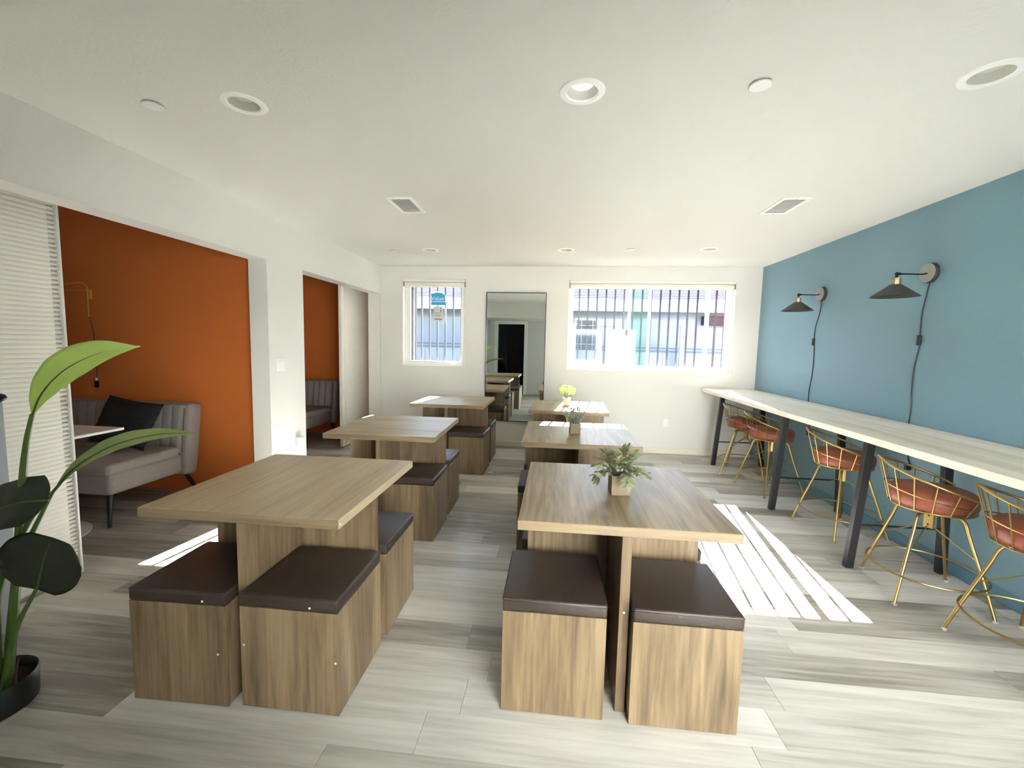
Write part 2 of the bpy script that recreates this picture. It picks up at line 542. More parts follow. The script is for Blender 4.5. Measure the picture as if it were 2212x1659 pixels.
w2 = struct(rect_frame(W2[0], W2[1], W2[2], W2[3], 6.07, 6.15, 0.034).build('window_2', 'vinyl_white'))
for (xa, xb, yc, pane) in ((W2[0] + 0.034, 1.289, 6.128, 'pane_clear'), (0.981, 2.056, 6.096, 'pane_green'), (2.012, W2[1] - 0.034, 6.128, 'pane_flare_pink')):
    s = rect_frame(xa, xb, W2[2] + 0.03, W2[3] - 0.03, yc - 0.014, yc + 0.014, 0.036, 0.036).build('sash', 'vinyl_white', w2)
    if pane == 'pane_green':                      # doubled glass where the sashes overlap looks green
        MB().box(xa + 0.034, 1.253, yc - 0.002, yc + 0.002, W2[2] + 0.064, W2[3] - 0.064).build('pane', 'pane_green', s)
        MB().box(1.253, xb - 0.034, yc - 0.002, yc + 0.002, W2[2] + 0.064, W2[3] - 0.064).build('pane', 'pane_grey', s)
        continue
    MB().box(xa + 0.034, xb - 0.034, yc - 0.002, yc + 0.002, W2[2] + 0.064, W2[3] - 0.064).build('pane', pane, s)
MB().box(0.955, 0.983, 6.075, 6.10, 1.62, 1.70, 0.006).build('latch', 'plate_grey', w2)

# roller blinds rolled up at the heads
for nm, w, lab in (('w1', W1, 'rolled-up white roller blind over the narrow window with a blue poster'), ('w2', W2, 'rolled-up white roller blind over the wide sliding window')):
    t = thing('roller_blind', lab, 'blind', (0, 0, 0))
    MB().box(w[0] + 0.004, w[1] - 0.004, 5.985, 6.065, w[3] - 0.035, w[3] - 0.002, 0.008, 2).build('head_rail', 'white_plastic', t)
    MB().lathe([(0.028, w[0] + 0.02), (0.028, w[1] - 0.02)], 16, Matrix.Translation((0, 6.028, w[3] - 0.062)) @ Matrix.Rotation(PI / 2, 4, 'Y')).build('fabric_roll', 'blind_fabric', t, True)
    MB().box(w[0] + 0.02, w[1] - 0.02, 6.0, 6.012, w[3] - 0.112, w[3] - 0.09, 0.004).build('hem_bar', 'white_plastic', t)
    for xe in (w[0] + 0.006, w[1] - 0.016):
        MB().box(xe, xe + 0.01, 5.995, 6.06, w[3] - 0.10, w[3] - 0.03, 0.002).build('end_bracket', 'plate_grey', t)
    if nm == 'w2':
        MB().tube([(w[1] - 0.03, 6.03, w[3] - 0.06), (w[1] - 0.028, 6.03, 1.6), (w[1] - 0.03, 6.032, 1.42)], 0.0025, 6).tube([(w[1] - 0.03, 6.032, 1.46), (w[1] - 0.03, 6.032, 1.41)], 0.006, 8).build('pull_chain', 'white_plastic', t)

# security grilles outside
for w, lab, n0, step in ((W1, 'grey vertical security bars outside the narrow window', -2.09, 0.118), (W2, 'grey vertical security bars outside the wide sliding window', 0.315, 0.124)):
    t = thing('window_grille', lab, 'grille', (0, 6.2, 0))
    bar = MB().box(-0.0105, 0.0105, -0.0105, 0.0105, w[2] - 0.12, w[3] + 0.12).mesh('bar', 'grille')
    x = n0
    while x < w[1] + 0.02:
        link('bar', bar, t, (x, 0, 0))
        x += step
    for zz in (w[2] - 0.1, w[3] + 0.1):
        MB().box(w[0] - 0.06, w[1] + 0.06, -0.016, -0.008, zz - 0.012, zz + 0.012).build('rail', 'grille', t)

# poster and notice stuck to the narrow window
t = thing('window_poster', 'blue poster reading Value stuck inside the narrow window', 'poster', (-1.70, 6.098, 2.10))
mb = MB()
mb.prism([(-0.105, -0.10), (0.115, -0.10), (0.10, 0.0), (0.095, 0.04), (0.045, 0.075), (-0.02, 0.085), (-0.105, 0.07)], -0.0008, 0.0008)
mb.build('sheet', 'poster_blue', t)
def text(s, size, loc, mat, parent, name='lettering', y=-0.0015):
    c = bpy.data.curves.new(name, 'FONT')
    c.body = s; c.size = size; c.align_x = 'CENTER'; c.extrude = 0.0003
    o = bpy.data.objects.new(name, c)
    COL.objects.link(o)
    dg = bpy.context.evaluated_depsgraph_get()
    me = bpy.data.meshes.new_from_object(o.evaluated_get(dg))
    bpy.data.objects.remove(o)
    me.materials.clear(); me.materials.append(MATS[mat])
    me.transform(Matrix.Translation((loc[0], y, loc[1])) @ Matrix.Rotation(PI / 2, 4, 'X'))
    return link(name, me, parent)
text('Value', 0.086, (-0.010, -0.033), 'poster_white', t)
mb = MB()
for (cx, cz, a, b) in ((-0.075, 0.075, 0.03, 0.014), (-0.03, 0.085, 0.026, 0.012), (0.015, 0.082, 0.022, 0.012), (0.108, 0.012, 0.012, 0.014), (0.116, -0.025, 0.009, 0.022)):
    mb.prism([(cx + a * math.cos(q * PI / 6), cz + b * math.sin(q * PI / 6)) for q in range(12)], -0.0022, -0.0010)
mb.build('swash', 'poster_white', t)
MB().box(-0.105, 0.112, -0.0016, -0.001, -0.056, -0.046).build('stripe', 'poster_white', t)
t = thing('window_notice', 'small white printed notice stuck below the blue poster', 'notice', (-1.697, 6.098, 1.876))
MB().box(-0.068, 0.068, -0.0006, 0.0006, -0.104, 0.104).build('sheet', 'notice_white', t)
mb = MB()
for zz, hh, w_ in ((0.012, 0.006, 0.05), (-0.02, 0.006, 0.048), (-0.04, 0.003, 0.03), (-0.078, 0.012, 0.052)):
    mb.box(-w_, w_, -0.0014, -0.0007, zz - hh / 2, zz + hh / 2)
mb.box(0.03, 0.042, -0.0014, -0.0007, 0.07, 0.088).lathe([(0.011, 0), (0.011, 0.0006)], 12, Matrix.Translation((0.036, -0.0014, 0.042)) @ Matrix.Rotation(-PI / 2, 4, 'X'))
mb.build('print', 'print_grey', t)

# unseen glazed double door, added behind the viewer to let fill daylight in
d1 = struct(rect_frame(0.40, 2.45, 0.0, 2.08, REAR - 0.10, REAR - 0.02, 0.05).build('added_door_1', 'vinyl_white'))
for xa, xb in ((0.45, 1.425), (1.425, 2.40)):
    s = rect_frame(xa, xb, 0.05, 2.03, REAR - 0.08, REAR - 0.04, 0.06, 0.12).build('door_leaf', 'vinyl_white', d1)
    MB().box(xa + 0.058, xb - 0.058, REAR - 0.062, REAR - 0.058, 0.168, 1.972).build('pane', 'pane_clear', s)

# ------------------------------------------------------------------ outdoors
struct(MB().box(-16, 18, -14, REAR - 0.16, -0.25, -0.13).build('ground_bounce', 'ext_bounce_ground'))  # unseen pale ground, added to bounce sun up to the ceiling
ob = thing('bounce_building', 'unseen pale building added behind the glazed door to bounce sunlight indoors', 'building', (0, -9.0, -0.13))  # not in view; added so its sunlit face brightens the room
MB().box(-12, 14, -3, 0, 0, 8.2).build('wall', 'ext_bounce_wall', ob)
MB().box(-12.2, 14.2, -3, 0.12, 8.2, 8.4).build('parapet', 'ext_white', ob)
for zz in (0.9, 3.9):
    for k in range(7):
        f = MB().box(-9 + k * 3.2, -7.6 + k * 3.2, 0, 0.03, zz, zz + 1.3).build('window', 'ext_white', ob)
        MB().box(-8.93 + k * 3.2, -7.67 + k * 3.2, 0.03, 0.034, zz + 0.07, zz + 1.23).build('pane', 'ext_dark', f)

g = struct(MB().box(-14, 16, D + WT, 22, -0.25, -0.13).build('ground', 'ext_ground'))
hb = thing('neighbor_house', 'grey rendered house with white fascia across the alley', 'house', (0, 9.5, 0))
MB().box(-9, 13, 0, 5, -0.13, 2.30).build('wall', 'ext_wall', hb)
MB().box(-9.3, 13.3, -0.45, -0.38, 2.19, 2.42, 0.004).build('fascia', 'ext_white', hb)
MB().box(-9.3, 13.3, -0.38, 0.0, 2.26, 2.30).build('soffit', 'ext_white', hb)
mb = MB()
for i in range(40):                                   # overlapping shingle courses; upper ones added to hide glaring sky from the tabletops
    y0 = -0.47 + i * 0.14
    z0 = 2.42 + i * 0.14 * 0.36
    mb._add([(-9.3, y0, z0), (13.3, y0, z0), (13.3, y0, z0 + 0.016), (-9.3, y0, z0 + 0.016), (-9.3, y0 + 0.16, z0 + 0.016 + 0.14 * 0.36 - 0.006), (13.3, y0 + 0.16, z0 + 0.016 + 0.14 * 0.36 - 0.006)],
            [(0, 1, 2, 3), (3, 2, 5, 4)])
ro = mb.build('roof', 'ext_roof', hb); ro['kind'] = 'stuff'
hw = MB().box(0.40, 1.42, -0.03, 0.0, 1.35, 2.06).build('window', 'ext_white', hb)
MB().box(0.44, 0.84, -0.035, -0.03, 1.39, 2.02).build('pane', 'ext_dark', hw)
for k in range(9):
    MB().box(0.90, 1.38, -0.045, -0.034, 1.40 + k * 0.07, 1.44 + k * 0.07).build('slat', 'ext_fence', hw)
for k in range(9):
    MB().box(0.42 + k * 0.12, 0.432 + k * 0.12, -0.08, -0.066, 1.36, 2.05).build('bar', 'ext_white', hw)
for zz in (1.5, 1.9):
    MB().box(0.40, 1.42, -0.08, -0.066, zz, zz + 0.012).build('rail', 'ext_white', hw)
MB().box(3.05, 3.95, -0.20, 0.0, 1.96, 2.14).build('meter_box', 'ext_brown', hb)
fe = thing('boundary_fence', 'pale bluish boundary fence with twin top rails across the alley', 'fence', (0, 8.7, 0))
fp = MB().box(0.004, 0.396, 0, 0.03, -0.13, 1.36).mesh('panel', 'ext_fence')
for k in range(34):
    link('panel', fp, fe, (-5.5 + k * 0.4, 0, 0))
for zz in (1.38, 1.44):
    MB().box(-5.5, 8.1, -0.01, 0.03, zz, zz + 0.025).build('rail', 'ext_rail', fe)
for k, (px, lab) in enumerate(((0.33, 'white square gate post beside the neighbour window grille'), (2.40, 'pale square post standing before the grey house wall'))):
    t = thing('gate_post', lab, 'post', (px, 8.45, -0.13))
    MB().box(-0.055, 0.055, -0.055, 0.055, 0, 2.0, 0.006).build('shaft', 'ext_white', t)
    MB().box(-0.07, 0.07, -0.07, 0.07, 2.0, 2.03, 0.006).build('cap', 'ext_white', t)

# ------------------------------------------------------------------ ceiling fittings
CANS = ((-1.468, 1.948, 'left', 'white recessed downlight near the beam, on the ribbed panel side'), (0.079, 1.948, 'mid', 'bright white recessed downlight above the leafy-plant table'),
        (1.640, 1.93, 'right', 'white recessed downlight near the beam, on the blue wall side'), (-1.486, 4.984, 'farl', 'white recessed downlight before the narrow window'),
        (0.084, 4.98, 'farm', 'white recessed downlight above the yellow-green plant table'), (1.625, 4.94, 'farr', 'white recessed downlight before the wide window, near the blue wall'))
mb = MB()
for x, y, k, lab in CANS:
    mb.lathe([(0.068, -0.02), (0.068, 0.065)], 40, Matrix.Translation((x, y, C)))
cut = mb.build('cutter', 'ceiling_paint')
bo = ceil_o.modifiers.new('holes', 'BOOLEAN'); bo.operation = 'DIFFERENCE'; bo.object = cut; bo.solver = 'EXACT'
new_me = bpy.data.meshes.new_from_object(ceil_o.evaluated_get(bpy.context.evaluated_depsgraph_get()))
ceil_o.modifiers.clear()
ceil_o.data = new_me
bpy.data.objects.remove(cut)
can_trim = MB().lathe([(0.066, 0.0), (0.066, -0.004), (0.070, -0.007), (0.095, -0.004), (0.098, 0.0)], 40, capb=False, capt=False).mesh('trim_ring', 'trim_white', True)
prof = []
for k in range(6):
    prof += [(0.066 - k * 0.0035, k * 0.009), (0.064 - k * 0.0035, k * 0.009 + 0.006)]
can_baf = MB().lathe(prof, 40, capb=False, capt=False).mesh('baffle', 'baffle_grey', True, 20)
def lens(mat): return MB().lathe([(0.0485, 0.050), (0.0485, 0.054)], 32).mesh('lens', mat)
lens_off, lens_on = lens('lens_off'), lens('lens_on')
for x, y, k, lab in CANS:
    t = thing('recessed_light', lab, 'downlight', (x, y, C), group='recessed ceiling downlights')
    # fitting hangs as a shallow housing set into the ceiling: trim flush below the plaster
    link('trim_ring', can_trim, t)
    link('baffle', can_baf, t, None, (1, 1, 0.6))
    link('lens', lens_on if k == 'mid' else lens_off, t, None, (1, 1, 0.6))
SPR = ((-1.908, 1.926, 'white round sprinkler cover between the left wall and a downlight'), (0.797, 1.937, 'white round sprinkler cover above the floor between nearest table and counter'),
       (-1.939, 4.985, 'tiny white sprinkler cover before the narrow window, beside the left wall'), (0.792, 4.933, 'small white sprinkler cover before the wide window'))
for x, y, lab in SPR:
    t = thing('sprinkler_cover', lab, 'sprinkler', (x, y, C), group='ceiling sprinkler covers')
    MB().lathe([(0.020, -0.006), (0.020, 0.0)], 20).build('collar', 'baffle_grey', t, True)
    MB().lathe([(0.040, -0.005), (0.043, -0.008), (0.040, -0.011), (0.02, -0.012)], 32).build('disc', 'white_plastic', t, True)
for x, y, lab in ((-1.205, 3.388, 'white louvred ceiling vent toward the left wall'), (1.667, 3.49, 'white louvred ceiling vent toward the blue wall')):
    t = thing('ceiling_vent', lab, 'vent', (x, y, C), group='ceiling air vents')
    hx, hy = 0.10, 0.185
    MB().box(-hx + 0.02, hx - 0.02, -hy + 0.02, hy - 0.02, -0.002, -0.0005).build('backing', 'vent_dark', t)
    m = MB()
    m.box(-hx, hx, -hy, -hy + 0.028, -0.010, 0, 0.003).box(-hx, hx, hy - 0.028, hy, -0.010, 0, 0.003)
    m.box(-hx, -hx + 0.028, -hy + 0.028, hy - 0.028, -0.010, 0, 0.003).box(hx - 0.028, hx, -hy + 0.028, hy - 0.028, -0.010, 0, 0.003)
    m.build('frame', 'vent_white', t)
    sl = MB().box(-hx + 0.028, hx - 0.028, -0.007, 0.007, -0.0007, 0.0007, M=Matrix.Rotation(math.radians(28), 4, 'X')).mesh('louvre', 'vent_white')
    for k in range(15):
        link('louvre', sl, t, (0, -hy + 0.042 + k * 0.0205, -0.008))
    for yy in (-hy + 0.014, hy - 0.014):
        MB().lathe([(0.004, -0.0118), (0.004, -0.010)], 8, Matrix.Translation((0, yy, 0))).build('screw', 'plate_grey', t)

# ------------------------------------------------------------------ ribbed sliding panels
PX, PITCHR = -2.85, 0.0257
NR = 86
def ribbed_panel(lab, y_edge, y_far):
    """horizontally pleated sliding panel; y_edge = leading edge that shows"""
    t = thing('pleated_panel', lab, 'sliding panel', (PX, y_edge, 0), group='pleated sliding panels')
    s = 1 if y_far > y_edge else -1
    ln = abs(y_far - y_edge)
    H = NR * PITCHR
    a, b = sorted((s * 0.012, s * ln))
    MB().box(-0.022, -0.010, a, b, 0.012, H + 0.012).build('backing', 'rib_backing', t)
    a, b = sorted((0.0, s * 0.014))
    MB().box(-0.026, 0.012, a, b, 0.004, H + 0.02, 0.003).build('edge_halo_stile', 'vinyl_white', t)  # on the near panel this strip is its bright edge halo, built solid
    m = MB()
    a, b = s * 0.052, s * ln
    h = PITCHR
    m.prism([(-0.010, 0.0), (-0.0005, 0.0), (0.0012, h * 0.30), (0.0018, h * 0.52), (0.0012, h * 0.74), (-0.0005, h), (-0.010, h)], min(a, b), max(a, b))
    a, b = s * 0.014, s * 0.052
    m.prism([(-0.010, h * 0.22), (-0.002, h * 0.26), (0.0015, h * 0.45), (0.0015, h * 0.6), (-0.002, h * 0.84), (-0.010, h * 0.86)], min(a, b), max(a, b))
    rib = m.mesh('pleat', 'rib_white')
    for k in range(NR):
        link('pleat', rib, t, (0, 0, 0.012 + k * h))
    a, b = sorted((0.0, s * ln))
    MB().box(-0.02, 0.006, a, b, 0.0, 0.012).build('bottom_rail', 'plate_grey', t)
    return t
ribbed_panel('white horizontally pleated sliding panel beside the tall potted plant', 2.238, 1.0)
p2 = ribbed_panel('white horizontally pleated sliding panel near the narrow window', 5.53, 6.32)
# gathered stacking stiles on the far panel's leading edge
for k in range(3):
    MB().box(-0.03 + 0.0, 0.016, -0.018 - k * 0.022, -0.002 - k * 0.022, 0.02, 2.21, 0.005, 2).build('stacked_stile', 'rib_white', p2)
# door-height track for each panel
for i, (a, b) in enumerate(((1.0, 3.55), (4.1, 6.33))):
    struct(MB().box(PX - 0.03, PX + 0.03, a, b, 2.24, 2.30).build('trim_%d' % (i + 2), 'vinyl_white'))

# ------------------------------------------------------------------ dining tables and cube stools
edge_band = MB().box(-0.424, 0.424, -0.0009, 0.0009, 0.001, 0.038, 0.0003).mesh('edge_band', 'oak_edge_x')
top_y = MB().box(-0.424, 0.424, -0.43, 0.43, 0, 0.039, 0.0015).mesh('tabletop', 'oak_top_y')
top_x = MB().box(-0.424, 0.424, -0.43, 0.43, 0, 0.039, 0.0015).mesh('tabletop', 'oak_top_x')
leg_long = MB().box(-0.019, 0.019, -0.43, 0.43, 0.001, 0.727, 0.001).mesh('leg_panel', 'oak_side')
leg_short = MB().box(0.0195, 0.405, -0.019, 0.019, 0.001, 0.727, 0.001).mesh('leg_panel', 'oak_side')
cap_m = MB().lathe([(0.0045, 0), (0.0045, 0.001)], 10).mesh('screw_cap', 'white_plastic')
sb = MB()
th = 0.016
sb.box(-0.2, 0.2, -0.2, -0.2 + th, 0.002, 0.418, 0.001).box(-0.2, 0.2, 0.2 - th, 0.2, 0.002, 0.418, 0.001)
sb.box(-0.2, -0.2 + th, -0.2 + th, 0.2 - th, 0.002, 0.418, 0.001).box(0.2 - th, 0.2, -0.2 + th, 0.2 - th, 0.002, 0.418, 0.001)
sb.box(-0.184, 0.184, -0.184, 0.184, 0.40, 0.412)
stool_body = sb.mesh('body', 'oak_side')
stool_cush = MB().box(-0.2015, 0.2015, -0.2015, 0.2015, 0.418, 0.472, 0.010, 3).mesh('cushion', 'leather_brown', True)
stool_seam = MB()
stool_seam.tube([(-0.196, -0.2005, 0.462), (0.196, -0.2005, 0.462), (0.2005, -0.196, 0.462), (0.2005, 0.196, 0.462), (0.196, 0.2005, 0.462), (-0.196, 0.2005, 0.462), (-0.2005, 0.196, 0.462), (-0.2005, -0.196, 0.462)], 0.0025, 5, closed=True)
stool_seam = stool_seam.mesh('piping', 'leather_brown', True)
TABLES = [
    # cx, cy, rot deg, top, table label, short phrase for the stools, stool offsets (front-left, front-right, rear-left, rear-right)
    (-1.232, 1.942, 0.0, top_y, 'square oak-look table with bare top beside the tall potted plant', 'bare table by potted plant', ((-1.444, 1.645, 1), (-0.990, 1.662, 0), (-1.455, 2.165, 0), (-0.988, 2.132, 0))),
    (0.298, 2.050, 0.0, top_y, 'square oak-look table holding the grey-green leafy plant', 'leafy-plant table', ((0.027, 1.772, 0), (0.525, 1.768, 0), (0.060, 2.285, 0), (0.540, 2.290, 0))),
    (-1.290, 3.420, 1.2, top_x, 'square oak-look table between the bare front table and the window table', 'middle alcove-side table', ((-1.52, 3.16, 0), (-1.050, 3.150, 0), (-1.52, 3.66, 0), (-1.062, 3.655, 0))),
    (-1.203, 5.110, -0.6, top_x, 'square oak-look table before the narrow window', 'table before narrow window', ((-1.442, 4.82, 0), (-0.955, 4.800, 0), (-1.445, 5.345, 0), (-0.955, 5.335, 0))),
    (0.200, 3.425, 0.4, top_y, 'square oak-look table holding the small lavender-like plant', 'lavender-plant table', ((-0.035, 3.108, 0), (0.435, 3.130, 0), (-0.030, 3.655, 0), (0.430, 3.655, 0))),
    (0.170, 4.945, -2.0, top_y, 'square oak-look table holding the yellow-green plant, lit by the sun', 'yellow-plant table', ((-0.085, 4.68, 0), (0.40, 4.66, 0), (-0.05, 5.195, 0), (0.425, 5.175, 0))),
]
CORNER = ('alcove side away from windows', 'blue-wall side away from windows', 'alcove side toward windows', 'blue-wall side toward windows')
for ti, (cx, cy, rot, topm, lab, short, stools) in enumerate(TABLES):
    t = thing('dining_table', lab, 'table', (cx, cy, 0), math.radians(rot), 'square tables in two rows')
    tt = link('tabletop', topm, t, (0, 0, 0.727))
    for sy_ in (-1, 1):
        link('edge_band', edge_band, tt, (0, sy_ * 0.4310, 0))
    link('leg_panel', leg_long, t, (0.02 if ti == 0 else 0.0, 0, 0))
    off = -0.035 if ti == 0 else 0.0
    link('leg_panel', leg_short, t, (0, off, 0))
    link('leg_panel', leg_short, t, (0, off, 0), rz=PI)
    if ti in (0, 2):
        o = link('screw_cap', cap_m, t, (0.4245, -0.418, 0.745)); o.rotation_euler = (0, PI / 2, 0)
    if ti in (1,):
        o = link('screw_cap', cap_m, t, (0.0, -0.4305, 0.42)); o.rotation_euler = (PI / 2, 0, 0)
    for k, (sx, sy, _) in enumerate(stools):
        st = thing('cube_stool', 'wood cube stool, brown cushion, %s, %s' % (short, CORNER[k]), 'stool', (sx, sy, 0), 0.0, 'cube stools under the square tables')
        st.rotation_euler.z = math.radians((rot + (0.6, -0.8, 0.4, -0.5)[k]) if ti > 1 else (1.2 if (ti, k) == (0, 0) else 0))
        link('body', stool_body, st)
        c = link('cushion', stool_cush, st)
        link('piping', stool_seam, c)
        if ti == 0 and k < 2:
            for (px, pz) in (((0.165, 0.22),) if k == 0 else ((-0.185, 0.26), (0.19, 0.22))):
                o = link('screw_cap', cap_m, st, (px, -0.2005, pz)); o.rotation_euler = (PI / 2, 0, 0)
            o = link('screw_cap', cap_m, st, (0.11 if k == 0 else 0.09, -0.2017, 0.435)); o.rotation_euler = (PI / 2, 0, 0)

# ------------------------------------------------------------------ bar counters along the blue wall
CX0, CX1, CZ = 1.972, R - 0.014, 0.930
for (ya, yb, lys, lab) in ((3.502, 5.990, (5.52, 4.045), 'long whitewashed wood bar counter section under the window corner'), (1.00, 3.498, (3.005, 1.50), 'long whitewashed wood bar counter section away from the windows')):
    t = thing('bar_counter', lab, 'counter', ((CX0 + CX1) / 2, (ya + yb) / 2, 0), group='bar counters along the blue wall')
    ox, oy = (CX0 + CX1) / 2, (ya + yb) / 2
    nb = 6
    wbd = (CX1 - CX0) / nb
    for k in range(nb):                       # glued boards of the worktop
        MB().box(CX0 - ox + k * wbd + 0.0002, CX0 - ox + (k + 1) * wbd - 0.0002, ya - oy, yb - oy, CZ - 0.042, CZ, 0.0012).build('board', 'counter_wood', t)
    for ly in lys:
        for (xb, xt, w_) in ((2.022, 2.088, 0.024), (2.598, 2.560, 0.024)):
            m = MB()
            yl = ly - oy
            z1 = CZ - 0.043
            vs = []
            for (xx, zz) in ((xb, 0.001), (xt, z1)):
                for (dx, dy) in ((-w_, -0.02), (w_, -0.02), (w_, 0.02), (-w_, 0.02)):
                    vs.append((xx - ox + dx, yl + dy, zz))
            m._add(vs, [(3, 2, 1, 0), (4, 5, 6, 7), (0, 1, 5, 4), (1, 2, 6, 5), (2, 3, 7, 6), (3, 0, 4, 7)])
            m.build('leg', 'black_metal', t)
        MB().box(2.062 - ox, 2.57 - ox, ly - oy - 0.02, ly - oy + 0.02, CZ - 0.055, CZ - 0.043).build('top_plate', 'black_metal', t)
        MB().tube([(2.05 - ox, ly - oy, 0.30), (2.58 - ox, ly - oy, 0.30)], 0.007, 8).build('stretcher', 'black_metal', t, True)

# ------------------------------------------------------------------ bar stools
def make_bar_stool():
    t = thing('bar_stool', '', 'bar stool', group='gold wire bar stools at the counter')
    leg_pts = spline([(0.02, 0, 0.515), (0.10, 0, 0.520), (0.138, 0, 0.516), (0.160, 0, 0.488), (0.180, 0, 0.42), (0.250, 0, 0.21), (0.313, 0, 0.012)], 5)
    leg = MB().tube(leg_pts, 0.0088, 10).mesh('leg', 'gold', True)
    foot = MB().lathe([(0.012, 0.0), (0.014, 0.003), (0.014, 0.010), (0.009, 0.014)], 12, Matrix.Translation((0.313, 0, 0))).mesh('foot_glide', 'plate_grey', True)
    brace = MB().tube([(0.222, 0, 0.30), (0.022, 0, 0.425)], 0.0038, 6).mesh('brace', 'gold', True)
    for k in range(4):
        a = PI / 4 + k * PI / 2
        o = link('leg', leg, t, rz=a)
        link('foot_glide', foot, o)
        link('brace', brace, t, rz=a)
    MB().tube([(0.272 * math.cos(q * PI / 24), 0.272 * math.sin(q * PI / 24), 0.165) for q in range(48)], 0.0058, 8, closed=True).build('foot_ring', 'gold', t, True)
    pm = MB().box(-0.022, 0.022, -0.016, -0.010, 0.415, 0.512, 0.001).box(-0.022, 0.022, 0.010, 0.016, 0.415, 0.512, 0.001)
    pm.tube([(0, 0, 0.43), (0, 0, 0.54)], 0.012, 12)
    br = pm.build('bracket', 'gold', t)
    br.rotation_euler.z = math.radians(-40)
    for zz in (0.437, 0.49):
        MB().lathe([(0.005, 0), (0.005, 0.002)], 10, Matrix.Translation((0, -0.0162, zz)) @ Matrix.Rotation(PI / 2, 4, 'X')).build('bolt', 'black_metal', br)
    # swivelling basket seat; back of the basket points to local -x
    sw = MB().box(-0.085, 0.085, -0.085, 0.085, 0.534, 0.541, 0.002).build('swivel_plate', 'black_metal', t)
    zb = 0.549
    MB().lathe([(0.165, 0.550), (0.190, 0.556), (0.200, 0.580), (0.203, 0.615), (0.198, 0.642), (0.180, 0.655), (0.10, 0.660), (0.0, 0.661)], 40, capt=False).build('seat', 'leather_cognac', t, True, 60)
    ring_r = 0.192
    MB().tube([(ring_r * math.cos(q * PI / 24), ring_r * math.sin(q * PI / 24), zb) for q in range(48)], 0.005, 8, closed=True).build('seat_ring', 'gold', t, True)
    A = 128
    def rim(th):
        u = abs(th) / A
        z = 0.815 - 0.165 * u ** 1.25
        r = 0.262 - 0.030 * u
        q = PI + math.radians(th)
        return Vector((r * math.cos(q), r * math.sin(q), z))
    def base(th):
        q = PI + math.radians(th)
        return Vector((ring_r * math.cos(q), ring_r * math.sin(q), zb))
    ths = [-A + 2 * A * i / 40 for i in range(41)]
    MB().tube([rim(a) for a in ths], 0.0072, 10).build('back_rim', 'gold', t, True)
    MB().tube([base(a).lerp(rim(a), 0.44) for a in ths], 0.0036, 6).build('middle_wire', 'gold', t, True)
    for i in range(12):
        a = -A + 2 * A * i / 11
        MB().tube([base(a * 0.97), rim(a)], 0.0038, 6).build('back_wire', 'gold', t, True)
    return t
proto = make_bar_stool()
STOOLS = [
    (2.250, 5.180, -29, -28, 'gold wire bar stool, cognac seat, closest to the window wall'),
    (2.250, 4.610, 16, -28, 'gold wire bar stool, cognac seat, second from the window wall'),
    (2.342, 3.639, 10, -28, 'gold wire bar stool, cognac seat, third from the window wall'),
    (2.267, 2.730, -14, -26, 'gold wire bar stool, cognac seat, fourth from the window wall'),
    (2.345, 2.180, 9, -24, 'gold wire bar stool, cognac seat, farthest from the window wall'),
]
SEAT_PARTS = {'seat', 'seat_ring', 'back_rim', 'middle_wire', 'back_wire', 'swivel_plate'}
for i, (x, y, lr, sr, lab) in enumerate(STOOLS):
    o = proto if i == 0 else copy_tree(proto)
    o['label'] = lab
    o.location = (x, y, 0)
    o.rotation_euler = (0, 0, math.radians(lr))
for i, (x, y, lr, sr, lab) in enumerate(STOOLS):
    o = [q for q in COL.objects if q.get('label') == lab][0]
    for ch in o.children:
        if ch.name.split('.')[0] in SEAT_PARTS:
            ch.rotation_euler.z = math.radians(sr - lr)

